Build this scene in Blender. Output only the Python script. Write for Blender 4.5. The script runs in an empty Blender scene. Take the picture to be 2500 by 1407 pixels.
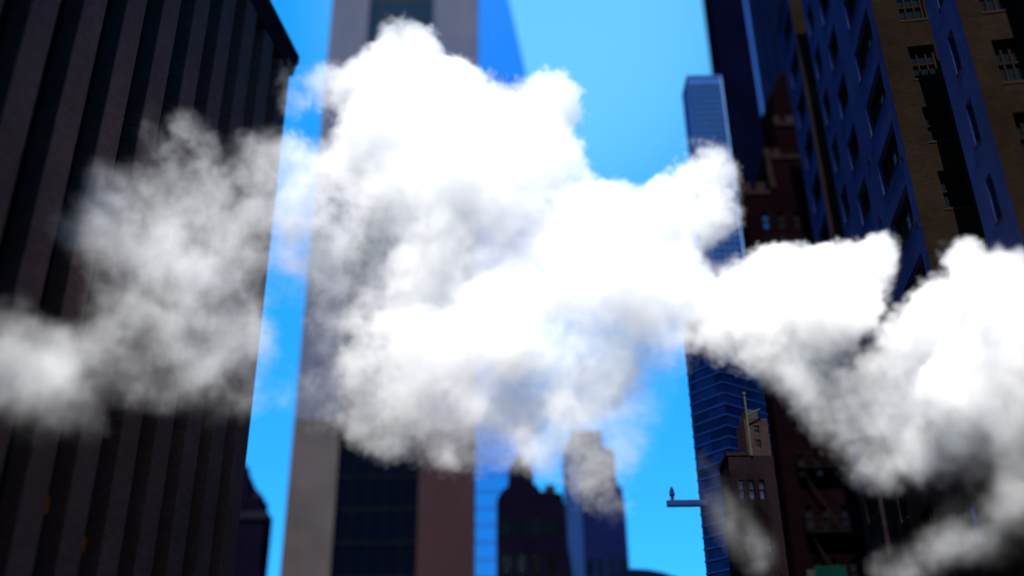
import bpy, bmesh, math, random
import numpy as np
from mathutils import Vector, Matrix

random.seed(7)
scene = bpy.context.scene
COL = scene.collection
R = math.radians

# ------------------------------------------------------------------ camera
F_PX = 2430.0
_n = math.sqrt(59**2 + 4825.5**2 + F_PX**2)
PITCH = math.asin(F_PX / _n)
ROLL = math.asin(59 / _n / math.cos(PITCH))
EYE = Vector((0, 0, 1.7))
c_f = Vector((0, math.cos(PITCH), math.sin(PITCH)))
_r0, _u0 = Vector((1, 0, 0)), Vector((0, -math.sin(PITCH), math.cos(PITCH)))
c_r = _r0 * math.cos(ROLL) - _u0 * math.sin(ROLL)
c_u = _r0 * math.sin(ROLL) + _u0 * math.cos(ROLL)

cam_d = bpy.data.cameras.new("camera")
cam_d.sensor_width = 36.0
cam_d.lens = 36.0 * F_PX / 2500.0
cam_d.clip_start = 0.1
cam_d.clip_end = 6000
cam_d.dof.use_dof = True
cam_d.dof.focus_distance = 43.5
APERTURE = 0.64                     # metres across: the photo has a very shallow, miniature-like focus
cam_d.dof.aperture_fstop = (cam_d.lens / 1000.0) / APERTURE
cam = bpy.data.objects.new("camera", cam_d)
COL.objects.link(cam)
M = Matrix((c_r, c_u, -c_f)).transposed().to_4x4()
M.translation = EYE
cam.matrix_world = M
scene.camera = cam


def ray(px, py):
    return (c_f * F_PX + c_r * (px - 1250) + c_u * (703.5 - py)).normalized()


def at(px, py, Y):
    d = ray(px, py)
    return EYE + d * (Y / d.y)


# ------------------------------------------------------------------ materials
MATS = {}


def mat(name, color, rough=0.7, vary=0.12, scale=0.6, spec=0.0, metallic=0.0, brick=None, bump=0.0, col2=None, emit=None):
    if name in MATS:
        return MATS[name]
    m = bpy.data.materials.new(name)
    m.use_nodes = True
    nt = m.node_tree
    nd, ln = nt.nodes, nt.links
    b = nd["Principled BSDF"]
    b.inputs["Roughness"].default_value = rough
    b.inputs["Specular IOR Level"].default_value = spec
    b.inputs["Metallic"].default_value = metallic
    tc = nd.new("ShaderNodeTexCoord")
    noise = nd.new("ShaderNodeTexNoise")
    noise.inputs["Scale"].default_value = scale
    noise.inputs["Detail"].default_value = 6
    noise.inputs["Roughness"].default_value = 0.6
    ln.new(tc.outputs["Object"], noise.inputs["Vector"])
    ramp = nd.new("ShaderNodeMapRange")
    ramp.inputs["From Min"].default_value = 0.3
    ramp.inputs["From Max"].default_value = 0.7
    ramp.inputs["To Min"].default_value = 1 - vary
    ramp.inputs["To Max"].default_value = 1 + vary
    ln.new(noise.outputs["Fac"], ramp.inputs["Value"])
    mul = nd.new("ShaderNodeVectorMath")
    mul.operation = 'SCALE'
    ln.new(ramp.outputs["Result"], mul.inputs["Scale"])
    if brick:
        bw, bh, mortar, mcol = brick
        bt = nd.new("ShaderNodeTexBrick")
        ln.new(tc.outputs["UV"], bt.inputs["Vector"])
        bt.inputs["Scale"].default_value = 1.0
        bt.inputs["Brick Width"].default_value = bw
        bt.inputs["Row Height"].default_value = bh
        bt.inputs["Mortar Size"].default_value = mortar
        bt.inputs["Color1"].default_value = (*color, 1)
        bt.inputs["Color2"].default_value = (*(col2 or tuple(c * 0.72 for c in color)), 1)
        bt.inputs["Mortar"].default_value = (*mcol, 1)
        bt.inputs["Bias"].default_value = -0.1
        ln.new(bt.outputs["Color"], mul.inputs[0])
        if bump:
            bp = nd.new("ShaderNodeBump")
            bp.inputs["Strength"].default_value = bump
            bp.inputs["Distance"].default_value = 0.02
            inv = nd.new("ShaderNodeMath")
            inv.operation = 'SUBTRACT'
            inv.inputs[0].default_value = 1
            ln.new(bt.outputs["Fac"], inv.inputs[1])
            ln.new(inv.outputs[0], bp.inputs["Height"])
            ln.new(bp.outputs["Normal"], b.inputs["Normal"])
    else:
        mul.inputs[0].default_value = color
    ln.new(mul.outputs["Vector"], b.inputs["Base Color"])
    if emit:
        b.inputs["Emission Color"].default_value = (*emit[0], 1)
        b.inputs["Emission Strength"].default_value = emit[1]
    MATS[name] = m
    return m


def glass(name, color, rough=0.06, spec=0.5, cell=None):
    """window glass as seen from the street: dark room behind a glossy pane, each pane a little out of true"""
    if name in MATS:
        return MATS[name]
    m = bpy.data.materials.new(name)
    m.use_nodes = True
    nt = m.node_tree
    nd, ln = nt.nodes, nt.links
    b = nd["Principled BSDF"]
    b.inputs["Roughness"].default_value = rough
    b.inputs["Specular IOR Level"].default_value = spec
    tc = nd.new("ShaderNodeTexCoord")
    if cell:
        wn = nd.new("ShaderNodeTexWhiteNoise")
        wn.noise_dimensions = '3D'
        sn = nd.new("ShaderNodeVectorMath")
        sn.operation = 'SNAP'
        sn.inputs[1].default_value = (cell[0], cell[1], 1)
        ln.new(tc.outputs["UV"], sn.inputs[0])
        ln.new(sn.outputs[0], wn.inputs["Vector"])
        mr = nd.new("ShaderNodeMapRange")
        mr.inputs["To Min"].default_value = 0.45
        mr.inputs["To Max"].default_value = 1.6
        ln.new(wn.outputs["Value"], mr.inputs["Value"])
        mul = nd.new("ShaderNodeVectorMath")
        mul.operation = 'SCALE'
        mul.inputs[0].default_value = color
        ln.new(mr.outputs[0], mul.inputs["Scale"])
        ln.new(mul.outputs[0], b.inputs["Base Color"])
    else:
        b.inputs["Base Color"].default_value = (*color, 1)
    nz = nd.new("ShaderNodeTexNoise")
    nz.inputs["Scale"].default_value = 0.5
    nz.inputs["Detail"].default_value = 2
    ln.new(tc.outputs["Object"], nz.inputs["Vector"])
    bp = nd.new("ShaderNodeBump")
    bp.inputs["Strength"].default_value = 0.08
    bp.inputs["Distance"].default_value = 0.1
    ln.new(nz.outputs["Fac"], bp.inputs["Height"])
    ln.new(bp.outputs["Normal"], b.inputs["Normal"])
    MATS[name] = m
    return m


# ------------------------------------------------------------------ mesh helpers
class Frame:
    """local axes of a facade: u along the wall, v up, w out of the wall"""
    def __init__(s, o, u, w):
        s.o, s.u, s.w = Vector(o), Vector(u).normalized(), Vector(w).normalized()

    def p(s, u, v, w=0.0):
        return s.o + s.u * u + s.w * w + Vector((0, 0, v))


class MB:
    def __init__(s):
        s.v, s.f, s.mi = [], [], []

    def quad(s, *pts, mi=0):
        i = len(s.v)
        s.v += [Vector(p) for p in pts]
        s.f.append(tuple(range(i, i + len(pts))))
        s.mi.append(mi)

    def box(s, fr, u0, u1, v0, v1, w0, w1, mi=0):
        c = [fr.p(u, v, w) for u in (u0, u1) for v in (v0, v1) for w in (w0, w1)]
        i = len(s.v)
        s.v += c
        for q in ((0, 1, 3, 2), (4, 6, 7, 5), (0, 4, 5, 1), (2, 3, 7, 6), (0, 2, 6, 4), (1, 5, 7, 3)):
            s.f.append(tuple(i + k for k in q))
            s.mi.append(mi)
        return s

    def prism(s, fr, poly, w0, w1, mi=0):
        """extrude a polygon given in (u, v) between w0 and w1"""
        i, n = len(s.v), len(poly)
        s.v += [fr.p(u, v, w0) for u, v in poly] + [fr.p(u, v, w1) for u, v in poly]
        s.f.append(tuple(range(i, i + n)))
        s.f.append(tuple(reversed(range(i + n, i + 2 * n))))
        s.mi += [mi, mi]
        for k in range(n):
            s.f.append((i + k, i + n + k, i + n + (k + 1) % n, i + (k + 1) % n))
            s.mi.append(mi)
        return s

    def tube(s, pts, r, seg=8, r2=None, mi=0):
        pts = [Vector(p) for p in pts]
        rings = []
        for k, p in enumerate(pts):
            d = (pts[min(k + 1, len(pts) - 1)] - pts[max(k - 1, 0)]).normalized()
            a = d.orthogonal().normalized()
            b = d.cross(a)
            rr = r if r2 is None else r + (r2 - r) * k / (len(pts) - 1)
            i = len(s.v)
            s.v += [p + (a * math.cos(t) + b * math.sin(t)) * rr for t in [2 * math.pi * j / seg for j in range(seg)]]
            rings.append(i)
        for a, b in zip(rings, rings[1:]):
            for j in range(seg):
                s.f.append((a + j, a + (j + 1) % seg, b + (j + 1) % seg, b + j))
                s.mi.append(mi)
        s.f.append(tuple(range(rings[0], rings[0] + seg)))
        s.f.append(tuple(range(rings[-1], rings[-1] + seg)))
        s.mi += [mi, mi]
        return s

    def facade(s, fr, us, vs, holes, depth, mi=0):
        """a wall sheet cut on the grid us x vs; cells in holes become openings with reveals going depth inwards"""
        for i in range(len(us) - 1):
            for j in range(len(vs) - 1):
                a, b, c, d = us[i], us[i + 1], vs[j], vs[j + 1]
                if (i, j) in holes:
                    s.quad(fr.p(a, c), fr.p(a, d), fr.p(a, d, -depth), fr.p(a, c, -depth), mi=mi)
                    s.quad(fr.p(b, c), fr.p(b, d), fr.p(b, d, -depth), fr.p(b, c, -depth), mi=mi)
                    s.quad(fr.p(a, c), fr.p(b, c), fr.p(b, c, -depth), fr.p(a, c, -depth), mi=mi)
                    s.quad(fr.p(a, d), fr.p(b, d), fr.p(b, d, -depth), fr.p(a, d, -depth), mi=mi)
                else:
                    s.quad(fr.p(a, c), fr.p(b, c), fr.p(b, d), fr.p(a, d), mi=mi)
        return s

    def build(s, name, mats, parent=None, origin=(0, 0, 0), merge=True, bevel=0):
        o0 = Vector(origin)
        me = bpy.data.meshes.new(name)
        me.from_pydata([v - o0 for v in s.v], [], s.f)
        mats = mats if isinstance(mats, (list, tuple)) else [mats]
        for m in mats:
            me.materials.append(m)
        me.polygons.foreach_set("material_index", s.mi)
        bm = bmesh.new()
        bm.from_mesh(me)
        if merge:
            bmesh.ops.remove_doubles(bm, verts=bm.verts, dist=0.0005)
        bmesh.ops.recalc_face_normals(bm, faces=bm.faces)
        uv = bm.loops.layers.uv.new("UVMap")
        for f in bm.faces:
            n = f.normal
            t = Vector((-n.y, n.x, 0))
            if t.length < 0.3:
                for l in f.loops:
                    l[uv].uv = (l.vert.co.x + o0.x, l.vert.co.y + o0.y)
            else:
                t.normalize()
                for l in f.loops:
                    w = l.vert.co + o0
                    l[uv].uv = (w.dot(t), w.z)
        bm.to_mesh(me)
        bm.free()
        o = bpy.data.objects.new(name, me)
        COL.objects.link(o)
        o.location = o0
        if parent is not None:
            put(o, parent)
        if bevel:
            md = o.modifiers.new("bevel", 'BEVEL')
            md.width = bevel
            md.segments = 2
            md.limit_method = 'ANGLE'
        return o


ABS = {}


def absloc(o):
    v = Vector(o.location)
    p = o.parent
    while p is not None:
        v = v + Vector(p.location)
        p = p.parent
    return v


def put(o, parent):
    o.location = Vector(o.location) - absloc(parent)
    o.parent = parent


def thing(name, loc, label, cat, group=None):
    e = bpy.data.objects.new(name, None)
    COL.objects.link(e)
    e.location = loc
    e.empty_display_size = 0.5
    e['label'], e['category'] = label, cat
    if group:
        e['group'] = group
    return e


def tag(o, label, cat, group=None):
    o['label'], o['category'] = label, cat
    if group:
        o['group'] = group
    return o


def copy_tree(o, delta, parent=None):
    c = o.copy()
    COL.objects.link(c)
    c.location = Vector(o.location) + Vector(delta)
    for ch in o.children:
        k = ch.copy()
        COL.objects.link(k)
        k.parent = c
    return c


# ------------------------------------------------------------------ colours
X3 = Vector((1, 0, 0))
AZ = R(8.0)
ES = Vector((math.sin(AZ), math.cos(AZ), 0))      # along the street, away from us
EN = Vector((math.cos(AZ), -math.sin(AZ), 0))     # across the street, to the right
Z3 = Vector((0, 0, 1))


def st(s, n, h=0.0):
    return ES * s + EN * n + Z3 * h


pier_stone = mat("pier_stone", (0.072, 0.043, 0.043), 0.75, 0.14, 0.35, brick=(0.35, 0.12, 0.012, (0.048, 0.029, 0.029)))
bay_glass = glass("bay_glass", (0.0012, 0.0032, 0.0042), 0.12, 0.12, cell=(1.2, 3.4))
dark_metal = mat("dark_metal", (0.003, 0.004, 0.006), 0.45, 0.1, 1.0, metallic=0.3)
cornice_stone = mat("cornice_stone", (0.008, 0.008, 0.013), 0.8, 0.15, 0.5)
roof_tar = mat("roof_tar", (0.01, 0.01, 0.013), 0.9, 0.2, 1.0)
sky_tint_panel = mat("sky_tint_panel", (0.062, 0.066, 0.09), 0.5, 0.06, 0.25, brick=(1.6, 3.4, 0.03, (0.057, 0.061, 0.083)), col2=(0.052, 0.058, 0.089))
glow_tint_panel = mat("glow_tint_panel", (0.022, 0.0125, 0.0145), 0.6, 0.1, 0.25, brick=(1.6, 3.4, 0.03, (0.02, 0.0115, 0.013)), col2=(0.021, 0.012, 0.0138))
glow_tint_stone = mat("glow_tint_stone", (0.047, 0.04, 0.041), 0.6, 0.25, 0.16, brick=(1.6, 1.7, 0.02, (0.043, 0.037, 0.038)), col2=(0.045, 0.0385, 0.0395))
tower_glass = glass("tower_glass", (0.0008, 0.0015, 0.005), 0.07, 0.45)
blue_glass = glass("blue_glass", (0.006, 0.115, 0.41), 0.12, 0.12)
grid_frame = mat("grid_frame", (0.02, 0.062, 0.19), 0.5, 0.08, 0.6)
grid_pane = glass("grid_pane", (0.002, 0.008, 0.040), 0.15, 0.15)
navy_glass = glass("navy_glass", (0.0007, 0.0035, 0.027), 0.15, 0.06, cell=(0.65, 0.59))
band_metal = mat("band_metal", (0.003, 0.016, 0.08), 0.4, 0.15, 0.8)
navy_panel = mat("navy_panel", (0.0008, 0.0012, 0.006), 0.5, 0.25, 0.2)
blue_fin = mat("blue_fin", (0.02, 0.07, 0.26), 0.35, 0.1, 0.5)
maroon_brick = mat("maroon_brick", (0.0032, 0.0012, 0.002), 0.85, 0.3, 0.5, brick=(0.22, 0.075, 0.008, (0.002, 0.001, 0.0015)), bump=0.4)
cap_stone = mat("cap_stone", (0.011, 0.0075, 0.007), 0.85, 0.3, 2.0)
brown_brick = mat("brown_brick", (0.0095, 0.0062, 0.0078), 0.85, 0.2, 1.0, brick=(0.22, 0.075, 0.008, (0.007, 0.0045, 0.006)), bump=0.4)
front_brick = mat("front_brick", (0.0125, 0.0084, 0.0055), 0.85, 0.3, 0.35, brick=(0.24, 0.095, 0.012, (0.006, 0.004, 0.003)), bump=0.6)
skylit_side_brick = mat("skylit_side_brick", (0.015, 0.024, 0.078), 0.85, 0.22, 0.35, brick=(0.24, 0.095, 0.012, (0.012, 0.019, 0.062)), bump=0.4)  # blue copy of the front brick: skylight on the side walls put into the colour
frame_bronze = mat("frame_bronze", (0.012, 0.007, 0.005), 0.5, 0.15, 2.0)
sill_stone = mat("sill_stone", (0.016, 0.011, 0.01), 0.8, 0.2, 2.0)
win_glass = glass("win_glass", (0.003, 0.006, 0.009), 0.05, 0.5)
slate_wall = mat("slate_wall", (0.0022, 0.0018, 0.0058), 0.8, 0.25, 0.3)
blue_slab = mat("blue_slab", (0.003, 0.006, 0.034), 0.6, 0.2, 0.25)

# ------------------------------------------------------------------ ground, road and pavements
sheet = MB()
sheet.quad((-1500, -1500, 0), (1500, -1500, 0), (1500, 2500, 0), (-1500, 2500, 0))
g = sheet.build("ground", mat("ground_paving", (0.056, 0.0525, 0.049), 0.9, 0.2, 0.05))
g['kind'] = 'structure'
rd = MB()
rd.quad(st(-78, -12, .004), st(-78, 6.5, .004), st(42, 6.5, .004), st(42, -12, .004))
o = rd.build("road", mat("asphalt", (0.05, 0.05, 0.052), 0.9, 0.25, 0.4))
o['kind'] = 'structure'
fs = Frame((0, 0, 0), ES, EN)
for n0, n1 in ((-19.9, -12), (6.5, 11.9)):
    o = MB().box(fs, -78, 42, -0.05, 0.14, n0, n1).build("pavement", mat("concrete", (0.104, 0.1, 0.092), 0.9, 0.15, 0.6))
    o['kind'] = 'structure'

# ------------------------------------------------------------------ left: dark tower of stone piers and glass bays
LB = thing("striped_tower", st(35, -24), "dark tower of tall stone piers and black glass bays filling the left", "building")
S0, S1, HL = -1.0, 46.0, 42.4
fl = Frame(st(0, -20), ES, EN)                 # u = along the street, w = towards the road
MB().box(fl, S0, S1 - 0.02, 0, HL - 0.1, -24, -1.2).build("wall", cornice_stone, LB)
pitch = 2.6
k = 0
centre = 28.3 - 2.6 * 10
bayn = []
c = centre
while c < S1 - 0.8:
    bayn.append(c)
    c += pitch
DW = 1.22                                      # width of a glass bay
for c in bayn:
    b = MB()
    b.box(fl, c - DW / 2 - .1, c + DW / 2 + .1, 0, HL - 1.6, -1.15, -0.75, mi=0)
    ob = b.build("window_bay", bay_glass, LB)
    sp = MB()
    for fz in range(1, 12):
        z = fz * 3.4
        sp.box(fl, c - DW / 2, c + DW / 2, z, z + 0.9, -0.745, -0.70)
    sp.box(fl, c - 0.04, c + 0.04, 0, HL - 1.6, -0.698, -0.64)
    sp.build("spandrel", dark_metal, ob)
edges = [S0] + [e for c in bayn for e in (c - DW / 2, c + DW / 2)] + [S1]
for a, b_ in zip(edges[0::2], edges[1::2]):
    MB().box(fl, a, b_, 0, HL - 1.5, -1.18, 0.0).build("pier", pier_stone, LB, bevel=0.05)
pa = MB()
pa.prism(Frame(st(0, -20), EN, ES), [(-24, HL - 1.5), (0.1, HL - 1.5), (0.25, HL - 0.8), (0.4, HL - 0.6), (0.4, HL), (-24, HL)], S0 - 0.4, S1 + 0.3)
pa.build("cornice", cornice_stone, LB, bevel=0.06)
for c in bayn[::1]:
    pass
lit = mat("lit_interior", (0.04, 0.018, 0.003), 0.6, 0.6, 1.5, emit=((1.0, 0.36, 0.01), 0.006))
for (px, py, w, h) in ((112, 1170, .26, 1.4), (118, 1232, .2, .6), (300, 1290, .3, 1.0), (20, 1290, .5, .6), (210, 1330, .5, .5)):
    d = ray(px, py)
    t = (-20.6) / d.dot(EN)
    P = EYE + d * t
    s_ = P.dot(ES)
    cc = min(bayn, key=lambda q: abs(q - s_))
    s_ = max(cc - DW / 2 + w / 2 + .03, min(cc + DW / 2 - w / 2 - .03, s_))
    MB().box(fl, s_ - w / 2, s_ + w / 2, P.z - h / 2, P.z + h / 2, -0.69, -0.62).build("lit_window", lit, LB)

# low building with stepped roof past the tower
L2 = thing("stepped_building", (-28, 95, 0), "low dark building with stepped roofline at the foot of the left sky gap", "building")
f2 = Frame((0, 95, 0), X3, (0, -1, 0))
b = MB()
b.prism(f2, [(-39.31, 0.00), (-23.91, 0.00), (-23.91, 25.78), (-24.49, 26.60), (-24.49, 27.25), (-25.55, 27.25), (-25.80, 28.73), (-26.37, 29.87), (-39.31, 29.87)], -3, 0)
b.build("wall", slate_wall, L2)
b = MB()
b.prism(f2, [(-26.45, 29.91), (-26.70, 30.86), (-27.52, 31.35), (-39.31, 31.35), (-39.31, 29.91)], -2.8, -0.4)
b.build("roof", roof_tar, L2)
b = MB()
b.prism(f2, [(-24.60, 27.27), (-24.73, 27.66), (-25.06, 28.07), (-25.39, 27.66), (-25.49, 27.27)], -2, -0.4)
b.build("roof_ornament", roof_tar, L2)
b = MB()
b.box(f2, -39.31, -23.67, 25.12, 25.74, 0.005, 0.25)
b.build("cornice", cornice_stone, L2)

# ------------------------------------------------------------------ centre: pale tower
CT = thing("office_tower", (-10, 100, 0), "tall pale tower with dark glass bay and blue side wing behind the thickest steam", "building")
fc = Frame((0, 100, 0), X3, (0, -1, 0))
HC = 118.0
xa, xb, xc, xd, xe = -23.21, -18.23, -9.81, -4.03, 2.05
PH = 36.8
MB().box(fc, xa + .05, xd - 0.05, 0, HC - .5, -16, -1.4).build("core_wall", slate_wall, CT)
for (a, b_) in ((xa, xb), (xc, xd)):
    m_ = glow_tint_stone if a == xa else glow_tint_panel  # base browner, upper panels bluer: reflected and sky light put into the colours
    MB().box(fc, a, b_, PH, HC, -1.38 if a != xa else -16.2, 0).build("pier", sky_tint_panel, CT, bevel=0.06)
    pl = MB().box(fc, a, b_, 0, PH - 0.02, -1.38 if a != xa else -16.2, 0.0)
    pl.build("pier_base", m_, CT, bevel=0.06)
bay = MB().box(fc, xb + .005, xc - .005, 0, HC - 1, -1.38, -0.9).build("window_bay", tower_glass, CT)
mu = MB()
for q in range(1, 5):
    x = xb + (xc - xb) * q / 5
    mu.box(fc, x - .06, x + .06, 0, HC - 1, -0.897, -0.7)
for z in np.arange(3.4, HC - 2, 3.4):
    mu.box(fc, xb + .01, xc - .01, z, z + .35, -0.895, -0.82)
mu.build("mullion", dark_metal, bay)
sl = MB()
sl.prism(fc, [(xd + .005, 0), (xe, 0), (xe, 83.0), (0.1, 94.6), (-2.6, 110), (xd + .005, 110)], -14, -0.3)
slab = sl.build("glass_wing", blue_glass, CT)
mu = MB()
for q in range(1, 6):
    x = xd + (xe - xd) * q / 6
    mu.box(fc, x - .03, x + .03, 0, 82.0, -0.297, -0.22)
for z in np.arange(3.4, 82, 1.7):
    mu.box(fc, xd + .02, xe - .01, z, z + .12, -0.297, -0.24)
mu.build("mullion", mat("mullion_blue", (0.02, 0.085, 0.32), 0.4, 0.05), slab)

# small buildings in front of the pale tower
def windows_on(parent, fr, us, vs, w, h, name="window", m=win_glass):
    for u in us:
        for v in vs:
            MB().box(fr, u - w / 2, u + w / 2, v, v + h, 0.003, 0.05).build(name, m, parent)


SB1 = thing("shouldered_building", (1.6, 90, 0), "dark old building with narrow top storey and low shoulders before the blue glass wing", "building")
fb = Frame((0, 90, 0), X3, (0, -1, 0))
b = MB().prism(fb, [(-1.77, 0.00), (4.90, 0.00), (4.74, 22.43), (4.37, 25.89), (2.33, 26.13), (2.17, 26.61), (1.80, 26.77), (1.64, 28.30), (1.37, 28.70), (0.00, 28.70), (-0.48, 28.46), (-0.61, 26.61), (-1.16, 26.21), (-1.64, 25.32)], -6, 0)
b.build("wall", slate_wall, SB1)
b = MB()
b.prism(fb, [(-0.16, 28.72), (1.21, 28.72), (0.96, 29.42), (0.55, 29.66), (0.10, 29.42)], -3, -0.3)
b.build("roof", roof_tar, SB1)
MB().box(fb, 2.81, 3.78, 26.16, 26.85, -2, -0.6).build("chimney", roof_tar, SB1)
windows_on(SB1, fb, (-0.75, 0.55, 1.85, 3.15), (12.4, 15.6, 18.8, 22.0), 0.7, 1.5, m=bay_glass)

SB2 = thing("slab_building", (8, 93, 0), "navy blue building with a lighter side strip and notched top half hidden by steam", "building")
fd = Frame((0, 93, 0), X3, (0, -1, 0))
b = MB().prism(fd, [(6.38, 0.00), (10.61, 0.00), (10.42, 24.47), (10.26, 27.03), (9.75, 27.68), (9.67, 30.88), (8.58, 31.20), (8.50, 32.89), (5.61, 32.89), (5.45, 32.01), (6.38, 31.84)], -6, 0)
b.build("wall", blue_slab, SB2)
b = MB().prism(fd, [(4.97, 0.00), (6.35, 0.00), (6.35, 31.68), (4.89, 31.68)], -5, -0.3)
b.build("side_wall", mat("lit_blue_wall", (0.008, 0.026, 0.095), 0.6, 0.15, 0.4), SB2)  # lit side of the building, its brightness put into the wall colour
b = MB()
for q in (7.3, 8.3, 9.35):
    b.box(fd, q - .16, q + .16, 0, 23.5, 0.003, 0.16)
b.build("pilaster", blue_slab, SB2)
windows_on(SB2, fd, (6.86, 7.8, 8.82, 9.85), (12.6, 15.8, 19.0), 0.5, 1.5, m=bay_glass)

SB3 = thing("domed_building", (10, 84, 0), "low dark building with rounded roof at the bottom edge under the open sky", "building")
fe = Frame((0, 83, 0), X3, (0, -1, 0))
arc = [(9.6 + 6.2 * math.cos(t) * (1 if math.cos(t) > 0 else .7), 13.6 + 4.1 * math.sin(t)) for t in [math.pi * j / 16 for j in range(17)]]
dm = MB().prism(fe, arc, -5, 0)
dm.build("roof", mat("lead_roof", (0.002, 0.004, 0.014), 0.6, 0.2, 0.6), SB3)
MB().box(fe, 5.3, 15.8, 0, 13.59, -5, -0.02).build("wall", slate_wall, SB3)
for q in range(6):
    MB().box(fe, 5.9 + q * 1.6, 6.7 + q * 1.6, 10, 12.6, -0.015, 0.04).build("window", win_glass, SB3)

# ------------------------------------------------------------------ grid tower
GT = thing("grid_tower", (14.6, 61, 0), "pale blue tower with a regular grid of small square windows beside the navy tower", "building")
fg = Frame((0, 60, 0), X3, (0, -1, 0))
GX0, GX1, GH = 13.41, 15.90, 49.5
ncol, rowp = 6, 0.52
colp = (GX1 - GX0 - 0.11) / ncol
us = [GX0]
for q in range(ncol):
    us += [GX0 + .11 + q * colp, GX0 + .11 + q * colp + colp - .12]
us += [GX1]
nrow = 44
vs = [0]
v0 = GH - 0.55 - nrow * rowp
for q in range(nrow):
    vs += [v0 + q * rowp, v0 + q * rowp + rowp - .13]
vs += [GH]
holes = {(i, j) for i in range(1, len(us) - 1, 2) for j in range(1, len(vs) - 1, 2)}
w = MB().facade(fg, us, vs, holes, 0.16)
w.box(fg, GX0 + .001, GX1 - .001, 0, GH - 0.01, -2.5, -0.30)
w.quad(fg.p(GX0, 0), fg.p(GX0, GH), fg.p(GX0, GH, -2.5), fg.p(GX0, 0, -2.5))
w.quad(fg.p(GX1, 0), fg.p(GX1, GH), fg.p(GX1, GH, -2.5), fg.p(GX1, 0, -2.5))
w.quad(fg.p(GX0, GH), fg.p(GX1, GH), fg.p(GX1, GH, -2.5), fg.p(GX0, GH, -2.5))
w.build("wall", grid_frame, GT)
MB().box(fg, GX1 + .002, GX1 + .055, 0, GH, -0.3, 0.07).build("corner_fin", mat("corner_fin", (0.16, 0.30, 0.55), 0.35, .05), GT)
MB().box(fg, GX0 - .04, GX1 + .08, GH + .002, GH + .18, -2.4, 0.05).build("parapet", grid_frame, GT)
blk = MB()
proto = None
for j in range(nrow):
    for i in range(ncol):
        a, b_ = us[1 + 2 * i], us[2 + 2 * i]
        c_, d_ = vs[1 + 2 * j], vs[2 + 2 * j]
        far = not (20 <= j <= 23 or j >= nrow - 12)
        if far:
            blk.box(fg, a, b_, c_, d_, -0.16, -0.13)
        elif proto is None:
            p0 = fg.p((a + b_) / 2, c_, -0.14)
            proto = MB().box(fg, a, b_, c_, d_, -0.16, -0.13).build("window", grid_pane, GT, origin=p0)
            pbase = p0
        else:
            q = proto.copy()
            COL.objects.link(q)
            q.location = proto.location + (fg.p((a + b_) / 2, c_, -0.14) - pbase)
wm = blk.build("window_grid", grid_pane, GT, merge=False)
wm['kind'] = 'stuff'

# ------------------------------------------------------------------ dark slab tower behind
DB = thing("navy_tower", (23, 75, 0), "near black navy tower with a thin bright blue strip behind the maroon brick building", "building")
fq = Frame((0, 74, 0), X3, (0, -1, 0))
DX0, DX1, DXR, DH = 19.62, 23.0, 31.0, 78.0
b = MB()
b.box(fq, DX0, DX1 - .12, 0, DH, -3.0, 0)
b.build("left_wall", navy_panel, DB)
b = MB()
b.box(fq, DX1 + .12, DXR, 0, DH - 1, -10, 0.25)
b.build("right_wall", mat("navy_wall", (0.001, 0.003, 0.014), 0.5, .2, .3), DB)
MB().box(fq, DX1 - .115, DX1 + .115, 0, DH + .5, -1, 0.12).build("light_strip", blue_fin, DB)
b = MB()
for q in range(1, 9):
    x = DX1 + .3 + q * .86
    b.box(fq, x - .05, x + .05, 0, DH - 1, 0.253, 0.34)
b.build("mullion", navy_panel, DB)
b = MB()
for q in range(1, 5):
    x = DX0 + q * .64
    b.box(fq, x - .05, x + .05, 0, DH, 0.003, 0.07)
b.build("mullion", navy_panel, DB)

# ------------------------------------------------------------------ banded navy building
BT = thing("banded_building", (11.3, 50.7, 0), "navy glass building with thin blue horizontal bands, meeting the sky gap on the right", "building")
A = Vector((9.475, 50.54, 0)); Bc = Vector((10.908, 48.67, 0)); Cc = Vector((13.5, 50.5, 0)); Dc = Vector((11.8, 53.3, 0))
BH = 24.2


def ring_prism(mb, pts, z0, z1, grow=0.0, mi=0):
    ctr = sum(pts, Vector()) / len(pts)
    q = [p + (p - ctr).normalized() * grow for p in pts]
    i, n = len(mb.v), len(q)
    mb.v += [p + Z3 * z0 for p in q] + [p + Z3 * z1 for p in q]
    mb.f.append(tuple(range(i, i + n)))
    mb.f.append(tuple(range(i + n, i + 2 * n)))
    mb.mi += [mi, mi]
    for k in range(n):
        mb.f.append((i + k, i + (k + 1) % n, i + n + (k + 1) % n, i + n + k))
        mb.mi.append(mi)
    return mb


quadp = [A, Bc, Cc, Dc]
ring_prism(MB(), quadp, 0, BH).build("glass_wall", navy_glass, BT)
for j in range(38):
    z = BH - 0.05 - j * 0.59
    if z < 2:
        break
    ring_prism(MB(), quadp, z - .085, z, 0.045).build("spandrel", band_metal, BT)
ring_prism(MB(), quadp, BH + .02, BH + .7, -0.2).build("roof", roof_tar, BT)

# arm that sticks out from the banded building over the sky gap
arm = thing("wall_bracket", (9.1, 50.3, 14.2), "small dark arm with an upright lamp jutting from the banded building into the sky", "bracket")
fw = Frame((0, 50.3, 0), X3, (0, -1, 0))
P0, P1 = at(1628, 1230, 50.3), at(1722, 1230, 50.3)
MB().box(fw, P0.x, P1.x + .3, P0.z - .15, P0.z + .15, -0.18, 0.18).build("arm", mat("arm_paint", (0.010, 0.022, 0.085), 0.5, 0.1), arm, bevel=0.03)
Q = at(1642, 1222, 50.3)
b = MB()
b.tube([Q + Z3 * 0.05, Q + Z3 * .25], .095, 10)
b.tube([Q + Z3 * .25, Q + Z3 * .58, Q + Z3 * .7], .16, 10, r2=.04)
b.build("lamp", mat("lamp_shade", (0.012, 0.01, 0.05), 0.5, 0.1), arm)


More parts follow.
